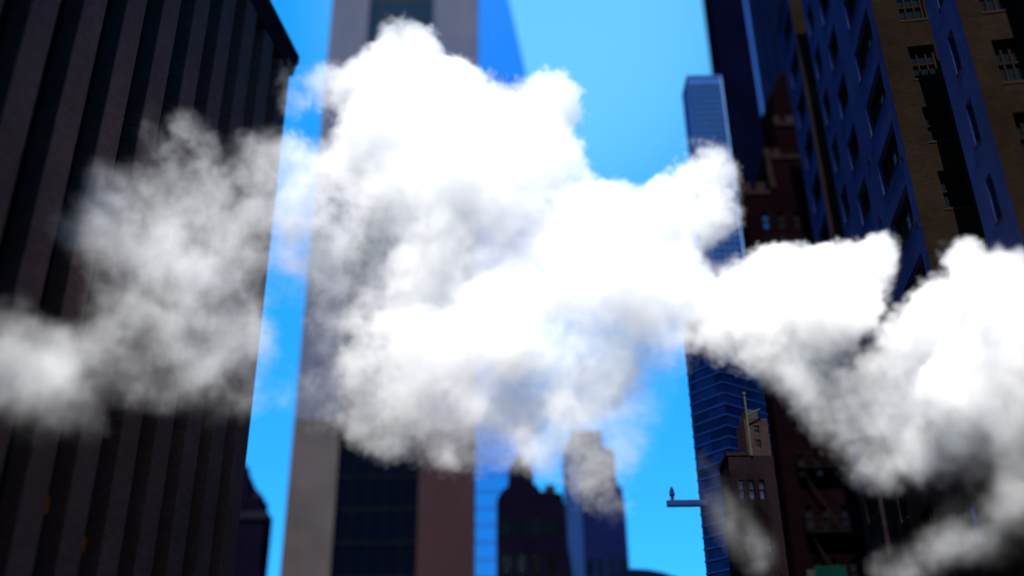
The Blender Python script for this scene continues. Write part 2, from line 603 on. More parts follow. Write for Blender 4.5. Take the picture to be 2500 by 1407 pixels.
# ------------------------------------------------------------------ old maroon building with stepped parapets
GB = thing("old_brick_building", (21, 66, 0), "old dark maroon brick building with stepped parapets, pale cap stones and fire escapes", "building")
fh = Frame((0, 64, 0), X3, (0, -1, 0))
GL = 17.6
us = [GL, 18.75, 19.2, 19.9, 20.35, 21.1, 21.55, 26]
vs = [0] + sum([[z, z + 1.5] for z in (9.6, 13.0, 16.4, 19.8, 23.2, 26.6, 30.0, 33.4, 38.6)], []) + [41.9]
holes = {(i, j) for i in (1, 3, 5) for j in range(1, len(vs) - 1, 2)}
w = MB().facade(fh, us, vs, holes, 0.3)
w.quad(fh.p(GL, 0), fh.p(GL, 41.9), fh.p(GL, 41.9, -6), fh.p(GL, 0, -6))
w.quad(fh.p(GL, 41.9), fh.p(26, 41.9), fh.p(26, 41.9, -6), fh.p(GL, 41.9, -6))
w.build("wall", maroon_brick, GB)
t = MB()
t.box(fh, 19.62, 26, 41.9, 45.1, -5.5, -0.02)
t.build("upper_wall", maroon_brick, GB)
t = MB()
t.box(fh, 20.72, 25, 45.1, 48.2, -5, -0.06)
t.build("tower_wall", maroon_brick, GB)
t = MB()
t.box(fh, 21.0, 24.5, 48.2, 51.6, -4.5, -0.4)
t.prism(fh, [(21.0, 51.6), (24.5, 51.6), (23.8, 53.0), (22.7, 53.9), (21.7, 53.0)], -4, -0.6)
t.build("roof_house", maroon_brick, GB)
for (x0, x1, z) in ((17.5, 18.15, 42.25), (18.55, 19.25, 42.25), (19.55, 20.05, 45.3), (20.25, 20.75, 45.3), (20.68, 21.2, 48.4), (21.6, 22.3, 48.4)):
    base = 41.9 if z < 43 else (45.1 if z < 46 else 48.2)
    MB().box(fh, x0, x1, base + .005, z + .35, -0.5, 0.10).build("parapet_cap", cap_stone, GB)
cp = MB()
cp.box(fh, 17.45, 19.6, 41.55, 41.89, 0.004, 0.14)
cp.box(fh, 19.6, 23.5, 44.75, 45.08, 0.004, 0.12)
cp.box(fh, 19.62, 19.95, 42.35, 44.7, 0.004, 0.10)
cp.box(fh, 19.66, 20.0, 42.0, 43.1, 0.104, 0.22)
cp.box(fh, 20.72, 23.5, 47.85, 48.18, 0.004, 0.10)
cp.build("cornice", cap_stone, GB)
bluewin = glass("sky_lit_pane", (0.006, 0.03, 0.12), 0.08, 0.8)  # the sky's blue is put into the pane colour
for i in (1, 3, 5):
    for j in range(1, len(vs) - 1, 2):
        a, b_, c_, d_ = us[i], us[i + 1], vs[j], vs[j + 1]
        f_ = MB()
        f_.box(fh, a, a + .05, c_, d_, -0.24, -0.14)
        f_.box(fh, b_ - .05, b_, c_, d_, -0.24, -0.14)
        f_.box(fh, a + .05, b_ - .05, (c_ + d_) / 2 - .03, (c_ + d_) / 2 + .03, -0.24, -0.15)
        wo = f_.build("window", frame_bronze, GB)
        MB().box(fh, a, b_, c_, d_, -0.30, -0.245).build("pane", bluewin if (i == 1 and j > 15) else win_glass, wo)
# fire escape: landings with rails and ladders
ir = mat("escape_iron", (0.0055, 0.0045, 0.0045), 0.6, 0.2, 3)
for zl in (16.0, 20.2, 24.4, 28.6, 32.8, 36.6):
    fe_ = MB()
    fe_.box(fh, 18.5, 21.3, zl, zl + .07, 0.01, 0.85)
    for zz in (zl + .5, zl + 0.95):
        fe_.box(fh, 18.5, 21.3, zz, zz + .05, 0.80, 0.85)
        fe_.box(fh, 18.5, 18.55, zz, zz + .05, 0.01, 0.8)
        fe_.box(fh, 21.25, 21.3, zz, zz + .05, 0.01, 0.8)
    for q in np.arange(18.5, 21.31, 0.35):
        fe_.box(fh, q - .015, q + .015, zl + .07, zl + .95, 0.81, 0.84)
    lo, hi = fh.p(18.7, zl, 0.55), fh.p(20.9, zl - 4.1, 0.55)
    fe_.tube([lo, hi], .045, 6)
    fe_.tube([lo + Vector((0, .3, 0)), hi + Vector((0, .3, 0))], .045, 6)
    fe_.build("fire_escape", ir, GB, merge=False)

# ------------------------------------------------------------------ brown setback building with a flagpole
BB = thing("setback_building", (10.9, 46, 0), "narrow brown brick building with setbacks, between the banded building and the dark brick wall", "building")
fk = Frame((0, 45, 0), X3, (0, -1, 0))
us = [9.96, 10.3, 10.55, 10.78, 11.03, 11.25, 11.5, 12.06]
vs = [0, 8.71, 9.52, 11.0, 11.81, 13.43, 14.32, 15.46]
w = MB().facade(fk, us, vs, {(i, j) for i in (1, 3, 5) for j in (1, 3, 5)}, 0.2)
w.quad(fk.p(9.96, 0), fk.p(9.96, 15.46), fk.p(9.96, 15.46, -2.2), fk.p(9.96, 0, -2.2))
w.quad(fk.p(9.96, 15.46), fk.p(12.06, 15.46), fk.p(12.06, 15.46, -2.2), fk.p(9.96, 15.46, -2.2))
w.build("wall", brown_brick, BB)
us2 = [10.96, 11.38, 11.64, 11.72, 12.06]
vs2 = [15.47, 15.87, 16.31, 16.61, 17.01, 17.35]
fk2 = Frame((0, 45.22, 0), X3, (0, -1, 0))
w = MB().facade(fk2, us2, vs2, {(i, j) for i in (1, 3) for j in (1, 3)} - {(3, 1), (3, 3)}, 0.15)
w.quad(fk2.p(10.96, 15.47), fk2.p(10.96, 17.35), fk2.p(10.96, 17.35, -1.8), fk2.p(10.96, 15.47, -1.8))
w.quad(fk2.p(10.96, 17.35), fk2.p(12.06, 17.35), fk2.p(12.06, 17.35, -1.8), fk2.p(10.96, 17.35, -1.8))
w.build("upper_wall", mat("tan_brick", (0.026, 0.0165, 0.0165), .85, .2, 1.0, brick=(0.22, 0.075, 0.008, (0.018, 0.012, 0.012))), BB)
MB().box(fk2, 11.12, 11.7, 17.37, 17.86, -1.5, -0.2).build("roof_house", mat("zinc", (0.02, 0.022, 0.022), .5, .2, 1.5), BB)
MB().box(fk, 9.9, 10.955, 15.47, 15.61, -2.1, 0.05).build("parapet", cap_stone, BB)
for (uu, vv, fr_, i_s, j_s, dd) in ((us, vs, fk, (1, 3, 5), (1, 3, 5), .2), (us2, vs2, fk2, (1,), (1, 3), .15)):
    for i in i_s:
        for j in j_s:
            wo = MB()
            wo.box(fr_, uu[i], uu[i + 1], (vv[j] + vv[j + 1]) / 2 - .03, (vv[j] + vv[j + 1]) / 2 + .03, -dd + .02, -dd + .08)
            ob = wo.build("window", frame_bronze, BB)
            MB().box(fr_, uu[i], uu[i + 1], vv[j], vv[j + 1], -dd, -dd + .018).build("pane", glass("navy_pane", (0.005, 0.012, 0.05), .1, .5), ob)
fp = thing("flagpole", (11.06, 44.95, 15.6), "pale metal flagpole with a short side arm on top of the narrow brown building", "flagpole")
pm = mat("pole_paint", (0.035, 0.04, 0.03), 0.5, 0.15, 3)
b = MB()
b.tube([(11.06, 44.95, 15.45), (11.06, 44.95, 18.45)], 0.06, 10, r2=.045)
b.tube([(11.06, 44.95, 18.45), (11.06, 44.95, 18.58)], 0.085, 10)
b.build("pole", pm, fp)
b = MB()
b.tube([(11.06, 44.95, 17.4), (11.72, 44.95, 17.72)], 0.038, 8)
b.build("side_arm", pm, fp)

# ------------------------------------------------------------------ right: apartment building with three wings
AP = thing("apartment_building", st(40, 18), "brown brick apartment building with blue-lit side walls and slanting bronze windows on the right", "building")


BASE = 17.0
base_stone = mat("base_stone", (0.012, 0.0085, 0.009), 0.85, 0.3, 0.4, brick=(0.9, 0.45, 0.012, (0.006, 0.004, 0.0045)))


def wing(s0, s1, n0, n1, H, side_cols, side_rows, front_cols, front_rows, rev=0.35, ph=3.4):
    """side_cols: (u0, u1, first sill) along the street wall; front_cols: same across the front"""
    fside = Frame(st(0, n0), ES, -EN)
    ffront = Frame(st(s0, 0), EN, -ES)
    made = []
    for fr, a0, a1, cols, rows, m_ in ((fside, s0, s1, side_cols, side_rows, skylit_side_brick), (ffront, n0, n1, front_cols, front_rows, front_brick)):
        w = MB()
        xs = [a0]
        for (u0, u1, z0, hh) in cols:
            xs += [u0, u1]
        xs += [a1]
        # columns may have their own storey heights, so cut each vertical strip by itself
        for i in range(len(xs) - 1):
            if i % 2 == 0:
                w.facade(fr, [xs[i], xs[i + 1]], [0, BASE], set(), 0, mi=1)
                w.facade(fr, [xs[i], xs[i + 1]], [BASE, H], set(), 0)
            else:
                z0, hh = cols[i // 2][2], cols[i // 2][3]
                vv = [0]
                for r_ in range(rows):
                    z = z0 + r_ * ph
                    if 1.0 < z < H - 2.5:
                        vv += [z, z + hh]
                vv += [H]
                nb = next(q for q in range(0, len(vv) - 1, 2) if vv[q + 1] > BASE)      # wall cell that holds the top of the base
                cut = max(vv[nb] + .01, min(BASE, vv[nb + 1] - .01))
                w.facade(fr, [xs[i], xs[i + 1]], vv[:nb + 1] + [cut], {(0, j) for j in range(1, nb, 2)}, rev, mi=1)
                w.facade(fr, [xs[i], xs[i + 1]], [cut] + vv[nb + 1:], {(0, j) for j in range(1, len(vv) - nb - 1, 2)}, rev)
                for j in range(1, len(vv) - 1, 2):
                    made.append((fr, xs[i], xs[i + 1], vv[j], vv[j + 1], m_))
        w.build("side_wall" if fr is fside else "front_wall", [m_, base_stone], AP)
    bk = MB()
    bk.box(Frame(st(0, n0), ES, -EN), s0 + rev + .05, s1 - .02, 0, H - .05, -(n1 - n0), -rev - .02)
    bk.build("back_wall", front_brick, AP)
    cap = MB()
    cap.box(Frame(st(0, n0), ES, -EN), s0 - .15, s1 + .1, H + .01, H + .35, -(n1 - n0), 0.15)
    cap.build("parapet", sill_stone, AP)
    cache = {}
    for fr, a, b_, c_, d_, m_ in made:
        key = (id(fr), round(b_ - a, 3), round(d_ - c_, 3))
        base = fr.p((a + b_) / 2, c_, -rev)
        if key in cache:
            src, b0 = cache[key]
            copy_tree(src, base - b0).parent = AP
            continue
        wd, hg = b_ - a, d_ - c_
        f_ = MB()
        t_ = .09
        f_.box(fr, a, a + t_, c_, d_, -rev + .02, -rev + .14)
        f_.box(fr, b_ - t_, b_, c_, d_, -rev + .02, -rev + .14)
        f_.box(fr, a + t_, b_ - t_, c_, c_ + t_, -rev + .02, -rev + .14)
        f_.box(fr, a + t_, b_ - t_, d_ - t_, d_, -rev + .02, -rev + .14)
        nm = 3 if wd > 2 else (3 if wd < 1.6 else 2)
        for q in range(1, nm):
            x = a + wd * q / nm
            f_.box(fr, x - .035, x + .035, c_ + t_, d_ - t_, -rev + .03, -rev + .12)
        if wd < 1.6:
            f_.box(fr, a + t_, b_ - t_, (c_ + d_) / 2 - .035, (c_ + d_) / 2 + .035, -rev + .03, -rev + .13)
        wo = f_.build("window", frame_bronze, AP, origin=base)
        pn = MB().box(fr, a + .01, b_ - .01, c_ + .01, d_ - .01, -rev - .01, -rev + .018).build("pane", win_glass, None, origin=base)
        pn.parent = wo
        pn.location = (0, 0, 0)
        si = MB().box(fr, a - .08, b_ + .08, c_ - .10, c_ - .003, -rev + .15, 0.03)
        so = si.build("sill", sill_stone, None, origin=base)
        so.parent = wo
        so.location = (0, 0, 0)
        cache[key] = (wo, base)
    return fside, ffront


HW = 52.0
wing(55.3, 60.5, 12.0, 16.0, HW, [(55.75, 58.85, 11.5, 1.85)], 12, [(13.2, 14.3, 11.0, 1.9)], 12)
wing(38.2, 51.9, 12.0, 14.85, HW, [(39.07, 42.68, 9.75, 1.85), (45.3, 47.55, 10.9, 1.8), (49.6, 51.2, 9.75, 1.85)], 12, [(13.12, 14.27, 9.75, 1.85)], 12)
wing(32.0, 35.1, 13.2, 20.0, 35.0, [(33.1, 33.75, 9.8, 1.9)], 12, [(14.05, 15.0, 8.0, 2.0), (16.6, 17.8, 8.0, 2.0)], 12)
ventm = mat("vent_iron", (0.008, 0.010, 0.018), .6, .1)
for (s_, z_) in ((44.0, 26.2), (44.0, 22.8), (38.75, 26.2), (44.0, 29.6), (48.6, 26.2), (38.75, 22.8), (38.75, 19.4)):
    MB().box(Frame(st(0, 12), ES, -EN), s_ - .16, s_ + .16, z_, z_ + .3, 0.002, 0.03).build("vent", ventm, AP)

# unseen street walls added beside and behind the viewer: they shade the street and show in the window glass
for nm_, lab_, cat_, (u0, u1, n0, n1, hh) in (
        ("unseen_brick_block", "unseen plain brown brick building added beside the viewer on the right kerb", "building", (-70, 26, 14.5, 40, 46)),
        ("unseen_stone_block", "unseen plain dark stone building added beside the viewer on the left kerb", "building", (-70, -2, -44, -20, 44)),
        ("rear_reflection_block", "unseen tall brick building added behind the viewer as a dark reflection", "building", (-120, -80, -60, 55, 105))):
    t_ = thing(nm_, st((u0 + u1) / 2, (n0 + n1) / 2), lab_, cat_)
    nn_ = 0 if u1 < -75 else 1
    m_ = front_brick if nm_ != "unseen_stone_block" else pier_stone
    f_ = Frame(st(0, n0 if n0 > 0 else n1), ES, -EN if n0 > 0 else EN) if nn_ else Frame(st(u1, 0), EN, ES)
    a0_, a1_ = (u0, u1) if nn_ else (n0, n1)
    xs_ = [a0_]
    while xs_[-1] + 4.2 < a1_ - 1:
        xs_ += [xs_[-1] + 2.4, xs_[-1] + 4.2]
    xs_ += [a1_]
    vs_ = [0] + sum([[z, z + 2.0] for z in np.arange(4, hh - 3, 3.6)], []) + [hh]
    MB().facade(f_, xs_, vs_, {(i, j) for i in range(1, len(xs_) - 1, 2) for j in range(1, len(vs_) - 1, 2)}, .3).build("front_wall", m_, t_)
    MB().box(f_, a0_, a1_, 0, hh - .01, -20, -.31).build("window_glass", win_glass, t_)

# sign on the dark wall at the bottom
sg = thing("hanging_sign", (19.5, 58, 10), "small teal green sign at the foot of the dark brick building, bottom right", "sign")
fz = Frame((0, 58, 0), X3, (0, -1, 0))
a0, a1 = at(1992, 1402, 58), at(2066, 1381, 58)
MB().box(fz, a0.x, a1.x, a0.z - 1.2, a1.z, -0.12, 0.0).build("sign_panel", mat("teal_paint", (0.0012, 0.013, 0.0105), .5, .1, emit=None), sg, bevel=.03)
a2 = at(1975, 1402, 58)
MB().box(fz, a2.x - .1, a0.x - .02, a0.z - 1.2, a1.z - .2, -0.12, 0.02).build("sign_edge", mat("pale_paint", (0.016, 0.018, 0.017), .5, .1), sg)
MB().box(fz, (a0.x + a1.x) / 2 - .1, (a0.x + a1.x) / 2 + .1, a0.z - .8, a0.z - .5, -6.1, -0.13).build("sign_bracket", dark_metal, sg)

# ------------------------------------------------------------------ steam
def steam_Y(x):
    return float(np.interp(x, [0, 300, 640, 1250, 1700, 2200, 2500], [25.2, 31.0, 36.8, 38.3, 37, 33.8, 28]))


BLOBS = [
    # upper dome  (x, y, r, extinction per metre, wispiness, depth offset)
    (990, 98, 42, 2.5, 0), (1000, 155, 85, 3, 0), (930, 190, 85, 3, 0), (1080, 235, 105, 3, 0), (868, 225, 75, 2.2, .2), (1180, 305, 105, 3, 0),
    (1335, 255, 85, 3, 0), (1290, 335, 105, 3, 0), (960, 330, 140, 3, 0), (1120, 420, 150, 3, 0), (1350, 400, 85, 3, 0), (870, 390, 80, 1.5, .3),
    (990, 480, 130, 2.6, .1), (1230, 480, 130, 3, 0), (1380, 500, 90, 2.5, 0), (1060, 580, 110, 1.5, .4), (905, 540, 80, .8, .6),
    (720, 235, 42, .5, .5), (770, 215, 50, .7, .4), (810, 200, 50, 1, .3), (692, 200, 25, .35, .5),
    (720, 430, 65, .35, .6), (735, 530, 70, .55, .5), (715, 620, 50, .3, .8), (760, 470, 60, .4, .6),
    # right white mass
    (1480, 540, 100, 3, 0), (1420, 620, 110, 3, 0), (1560, 600, 95, 3, 0), (1650, 560, 95, 3, 0), (1635, 480, 65, 3, 0), (1700, 430, 55, 3, 0),
    (1745, 400, 42, 2, .2), (1695, 355, 30, .8, .4), (1775, 440, 35, 2, .2), (1740, 520, 62, 3, 0), (1790, 530, 26, 1, .5), (1500, 700, 130, 3, 0),
    (1620, 700, 115, 3, 0), (1350, 560, 90, 1.6, .3), (1690, 770, 60, 3, 0), (1400, 770, 100, 1.4, .5), (1300, 640, 90, .8, .6), (1530, 830, 75, .7, .5), (1610, 800, 70, 1.2, .4),
    # right plume
    (1850, 690, 68, 4, 0), (1930, 680, 75, 4, 0), (2020, 672, 78, 4, 0), (2100, 655, 66, 4, 0), (2142, 622, 34, 3.5, 0), (2152, 672, 26, 3, 0),
    (1790, 765, 85, 4, 0), (1900, 780, 115, 4, 0), (2030, 765, 105, 4, 0), (2100, 750, 58, 4, 0), (1755, 835, 58, 3, 0), (1850, 855, 66, 3, 0),
    (1950, 870, 75, 3, .1), (2030, 850, 45, 2.5, .2), (1705, 740, 60, 3, 0), (1775, 665, 40, .4, .7),
    (1915, 925, 52, .9, .6), (1985, 985, 70, .8, .7), (2060, 1050, 75, .8, .7), (2010, 925, 55, .9, .6), (2100, 965, 60, .8, .7), (2130, 1115, 65, .7, .7), (2180, 1060, 80, .8, .7),
    (2120, 920, 75, 1.3, .5), (2170, 1000, 85, 1.3, .5), (2080, 1010, 75, 1.1, .6), (2185, 905, 55, 1.6, .4), (2235, 1090, 85, 1.1, .6), (2150, 1140, 70, .9, .6), (1960, 930, 60, 1.4, .5), (2300, 1130, 70, .8, .7), (2400, 1150, 70, .7, .7),
    (2600, 800, 115, 4, 0), (2620, 950, 120, 3, .1), (2720, 860, 120, 3, .1), (2600, 1100, 95, .9, .6), (-70, 880, 90, 1.0, .5), (-80, 970, 80, .7, .6),
    # far right mass
    (2345, 640, 58, 4, 0), (2415, 690, 85, 4, 0), (2500, 715, 95, 4, 0), (2305, 720, 48, 4, 0), (2265, 810, 72, 4, 0), (2370, 810, 115, 4, 0),
    (2480, 860, 120, 4, 0), (2200, 830, 42, 3, .1), (2235, 920, 80, 2.5, .3), (2340, 960, 115, 3, .1), (2470, 1000, 115, 3, .1),
    (2420, 1085, 90, 1.0, .6), (2300, 1085, 80, .9, .6), (2220, 1020, 75, .8, .7), (2500, 1120, 80, .8, .6), (2350, 1155, 55, .4, .8), (2485, 1200, 55, .5, .7),
    (2520, 1170, 52, 0.75, 1.55), (2500, 1196, 50, 0.75, 1.55), (2480, 1222, 49, 0.75, 1.55), (2460, 1248, 47, 0.75, 1.55), (2440, 1275, 46, 0.75, 1.55), (2415, 1287, 44, 0.75, 1.55), (2390, 1300, 43, 0.75, 1.55), (2365, 1312, 41, 0.75, 1.55), (2340, 1325, 40, 0.75, 1.55), (2312, 1335, 39, 0.75, 1.55), (2285, 1346, 38, 0.75, 1.55), (2257, 1357, 37, 0.75, 1.55), (2230, 1368, 36, 0.75, 1.55), (2202, 1378, 35, 0.75, 1.55), (2175, 1389, 35, 0.75, 1.55), (2147, 1399, 34, 0.75, 1.55),
    (1695, 1130, 7, 0.75, 1.9), (1708, 1153, 7, 0.75, 1.9), (1722, 1177, 7, 0.75, 1.9), (1736, 1201, 7, 0.75, 1.9), (1750, 1225, 7, 0.75, 1.9), (1761, 1240, 7, 0.75, 1.9), (1772, 1255, 8, 0.75, 1.9), (1783, 1270, 8, 0.75, 1.9), (1795, 1285, 9, 0.75, 1.9), (1806, 1300, 9, 0.75, 1.9), (1817, 1315, 10, 0.75, 1.9), (1828, 1330, 11, 0.75, 1.9), (1840, 1345, 12, 0.75, 1.9), (1852, 1361, 13, 0.75, 1.9), (1865, 1378, 14, 0.75, 1.9), (1877, 1395, 15, 0.75, 1.9),
    (2450, 1340, 45, .25, .8), (2330, 1230, 40, .25, .9),
    # lower centre
    (900, 880, 75, 2, .2), (1000, 860, 105, 2.4, .1), (1120, 850, 125, 2.2, .2), (1250, 850, 110, 1.8, .3), (905, 960, 85, 2, .2), (1010, 985, 100, 2.2, .2), (1130, 1000, 100, 2.2, .2),
    (1250, 975, 115, 2.4, .1), (1370, 955, 105, 2.6, 0), (1480, 920, 100, 2.6, 0), (1550, 950, 55, 2, .2), (1450, 1020, 65, .9, .5),
    (1000, 740, 105, 1.2, .5), (1130, 720, 95, 1.0, .6), (1270, 740, 90, .7, .6), (1180, 640, 80, .7, .6), (1270, 620, 80, .9, .5), (940, 660, 80, .8, .5), (1330, 850, 80, 1.2, .4), (1380, 700, 90, 2, .2), (870, 780, 70, .5, .8),
    (880, 1045, 45, .8, .6), (960, 1070, 55, .9, .6), (1060, 1075, 55, .9, .6), (1160, 1075, 55, .9, .6), (1260, 1075, 65, .9, .5), (1340, 1105, 55, .9, .5),
    (1420, 1150, 55, .8, .5), (1460, 1200, 45, .7, .5), (1500, 1240, 30, .4, .6), (780, 960, 65, .35, .7), (765, 1035, 45, .22, .8), (700, 975, 36, .2, .7),
    (1545, 1080, 55, .3, .6), (1590, 1000, 48, .3, .6), (1640, 880, 45, .25, .6), (800, 690, 75, .25, .8), (800, 600, 75, .45, .7), (800, 850, 55, .2, .9), (840, 465, 58, .8, .5),
    (1600, 880, 65, .55, .6), (1560, 1000, 55, .55, .6), (1640, 950, 45, .3, .7), (1500, 1110, 65, .6, .6), (1430, 1110, 65, 1.1, .5), (1380, 1085, 65, 1.3, .4), (1450, 1170, 55, 1.0, .5),
    (1490, 1225, 40, .8, .5), (1300, 1110, 55, 1.1, .5), (1530, 1130, 45, .5, .6), (1220, 700, 90, .9, .5), (1150, 780, 80, 1.2, .4), (1050, 660, 90, 1.2, .4), (900, 720, 70, .7, .6),
    (735, 400, 60, .5, .4), (745, 470, 60, .6, .4), (720, 520, 50, .6, .4), (735, 590, 55, .5, .5), (800, 760, 60, .4, .7), (860, 620, 70, .7, .6),
    (1200, 620, 95, 2.2, .2), (1280, 720, 95, 1.4, .4), (1100, 650, 95, 2, .3), (1020, 660, 90, 1.6, .4), (1200, 780, 95, 1.6, .4), (1340, 650, 90, 2.2, .2), (920, 800, 75, .9, .6), (1450, 860, 80, 2, .2), (1420, 700, 90, 2.2, .1),
    (1560, 780, 80, 1.6, .3), (1660, 830, 55, 1.2, .4), (700, 700, 45, .3, .7), (780, 420, 65, 1.1, .4), (785, 520, 70, 1.3, .4), (790, 620, 65, .9, .5), (728, 380, 52, 1.1, .4), (725, 460, 60, 1.5, .15), (722, 550, 60, 1.6, .1), (715, 630, 46, .9, .3), (680, 430, 50, .6, .5), (690, 560, 50, .6, .5), (960, 1090, 55, 1.2, .4), (1080, 1105, 50, 1.2, .4), (1180, 1110, 50, 1.1, .4), (870, 1010, 60, 1.3, .4),
    # left grey cloud
    (340, 560, 90, .5, .5), (250, 600, 70, .35, .6), (480, 480, 90, .5, .5), (560, 580, 90, .5, .5), (430, 830, 90, .5, .6), (560, 800, 90, .45, .6), (250, 800, 60, .4, .7), (100, 940, 90, .5, .6), (260, 900, 80, .4, .7), (500, 940, 70, .4, .7), (610, 950, 50, .35, .7), (340, 760, 80, .5, .6), (460, 900, 80, .5, .6), (360, 900, 70, .45, .6), (580, 820, 80, .5, .6), (620, 420, 60, .4, .6), (150, 860, 80, .6, .6), (40, 920, 90, .6, .5), (210, 560, 60, .35, .7), (165, 540, 45, .35, .6), (250, 440, 45, .5, .6), (370, 320, 40, .45, .6), (240, 700, 60, .3, .7), (600, 640, 80, .5, .6), (300, 660, 60, .35, .7),
    (452, 315, 52, .7, .6), (400, 370, 46, .6, .7), (500, 380, 62, .6, .7), (605, 365, 50, .5, .7), (660, 370, 45, .42, .7), (560, 440, 55, .32, .9), (340, 460, 65, .6, .7),
    (270, 480, 55, .6, .7), (420, 470, 75, .55, .8), (300, 540, 85, .7, .7), (200, 520, 52, .32, .8), (140, 520, 34, .2, .8), (400, 580, 95, .8, .7), (500, 560, 85, .6, .8),
    (600, 520, 75, .35, .9), (350, 650, 85, .5, .8), (450, 680, 95, 1.0, .6), (540, 650, 85, .7, .7), (620, 620, 65, .4, .8), (400, 760, 85, .6, .8), (520, 760, 85, .5, .8),
    (600, 740, 65, .4, .8), (300, 720, 50, .3, .9), (330, 820, 75, .5, .8), (220, 865, 75, .55, .7), (120, 885, 75, .8, .6), (50, 865, 85, 1.0, .5), (30, 790, 52, .8, .6),
    (60, 960, 75, .6, .7), (180, 960, 75, .4, .8), (300, 930, 75, .45, .8), (420, 900, 85, .4, .9), (530, 880, 85, .4, .9), (600, 860, 75, .35, .9), (400, 990, 46, .3, .8),
    (520, 980, 46, .25, .9), (590, 990, 38, .42, .7), (200, 1020, 55, .3, .8), (80, 1020, 46, .3, .8), (640, 480, 55, .35, .8), (650, 560, 55, .4, .8), (640, 700, 48, .35, .8),
]

LO = np.array([-21.0, 20.5, 4.5])
HI = np.array([23.5, 45.0, 36.5])
CELL = 0.40
NX, NY, NZ = [int(math.ceil((h - l) / CELL)) + 1 for l, h in zip(LO, HI)]
gx = LO[0] + CELL * np.arange(NX)
gy = LO[1] + CELL * np.arange(NY)
gz = LO[2] + CELL * np.arange(NZ)
PX, PY, PZ = np.meshgrid(gx, gy, gz, indexing='ij')
rng = np.random.RandomState(5)
K = 0.28
sumE = np.zeros(PX.shape); sumA = np.zeros(PX.shape); sumW = np.zeros(PX.shape)
for bl in BLOBS:
    x, y, r, a_, w_ = bl[:5]
    if x < 690:
        r = r * 1.1
    Y = steam_Y(x) + rng.uniform(-0.9, 0.9)
    c = at(x, y, Y)
    rm = r * (c - EYE).length * 1.0 / math.hypot(F_PX, math.hypot(x - 1250, y - 703.5))
    # a puff: rounder across the view, a little longer along it
    ry = max(rm, 0.9)
    d = np.sqrt(((PX - c.x) / rm) ** 2 + ((PY - c.y) / ry) ** 2 + ((PZ - c.z) / rm) ** 2)
    sd = np.clip((1 - d) * rm, -7.0, 3.0)
    e = np.exp(sd / K)
    sumE += e; sumA += e * math.log(a_ * (0.47 if x < 690 else (0.23 if a_ >= 2 and x < 1700 else (0.34 if a_ >= 2 else (0.7 if x < 1300 and y < 900 else 0.5))))); sumW += e * w_
fld = K * np.log(sumE + 1e-9)
amp = np.exp(sumA / sumE)
wsp = sumW / sumE
vals = np.stack([fld, amp, wsp], axis=-1).astype(np.float32)

# only the blocks of voxels the steam can reach are worked out in detail
VOX = 0.08
BS = 8
NBX, NBY, NBZ = [int(math.ceil((h - l) / (VOX * BS))) for l, h in zip(LO, HI)]
RX, RY, RZ = NBX * BS, NBY * BS, NBZ * BS


def lattice(p, arr):
    """trilinear look-up of arr (NX, NY, NZ, c) at world points p"""
    qq = np.clip((p - LO) / CELL, 0, np.array([NX, NY, NZ]) - 1.001)
    i0 = qq.astype(np.int64)
    t = (qq - i0).astype(np.float32)
    flat = arr.reshape(-1, arr.shape[-1])
    res = 0
    for dx in (0, 1):
        for dy in (0, 1):
            for dz in (0, 1):
                wt = (t[:, 0] if dx else 1 - t[:, 0]) * (t[:, 1] if dy else 1 - t[:, 1]) * (t[:, 2] if dz else 1 - t[:, 2])
                idx = ((i0[:, 0] + dx) * NY + i0[:, 1] + dy) * NZ + i0[:, 2] + dz
                res = res + flat[idx] * wt[:, None]
    return res


bx, by, bz = np.meshgrid(np.arange(NBX), np.arange(NBY), np.arange(NBZ), indexing='ij')
bc = np.stack([bx, by, bz], axis=-1).reshape(-1, 3)
centres = LO + (bc + 0.5) * BS * VOX
fb_ = lattice(centres, vals)[:, 0]
active = np.nonzero(fb_ > -1.15 - BS * VOX * 0.6)[0]
bmap = np.zeros(NBX * NBY * NBZ, dtype=np.float32)
bmap[active] = np.arange(1, len(active) + 1)
lx, ly, lz = np.meshgrid(np.arange(BS), np.arange(BS), np.arange(BS), indexing='ij')
loc_ = np.stack([lx, ly, lz], axis=-1).reshape(-1, 3)
pts_ = (LO + VOX * (bc[active][:, None, :] * BS + loc_[None, :, :])).reshape(-1, 3)
att_ = np.concatenate([lattice(pts_[i:i + 500000], vals) for i in range(0, len(pts_), 500000)])
pts_ = np.concatenate([np.repeat([LO], BS ** 3, axis=0), pts_]).astype(np.float32)
att_ = np.concatenate([np.tile([[-9.0, 0.0, 0.0]], (BS ** 3, 1)), att_]).astype(np.float32)
nv_ = max(len(pts_), len(bmap))
pad = nv_ - len(pts_)
pts_ = np.concatenate([pts_, np.repeat(pts_[:1], pad, axis=0)])
att_ = np.concatenate([att_, np.repeat(att_[:1], pad, axis=0)])
bm_ = np.zeros(nv_, dtype=np.float32)
bm_[:len(bmap)] = bmap
print("steam voxels", RX, RY, RZ, "active points", nv_)

me = bpy.data.meshes.new("steam")
me.vertices.add(nv_)
me.vertices.foreach_set("co", pts_.ravel())
me.attributes.new("shape", 'FLOAT_VECTOR', 'POINT').data.foreach_set("vector", att_.ravel())
me.attributes.new("block", 'FLOAT', 'POINT').data.foreach_set("value", bm_)
me.update()
steam = bpy.data.objects.new("steam", me)
COL.objects.link(steam)
steam['kind'] = 'stuff'
steam['label'] = "white steam drifting between the towers across the middle of the street"

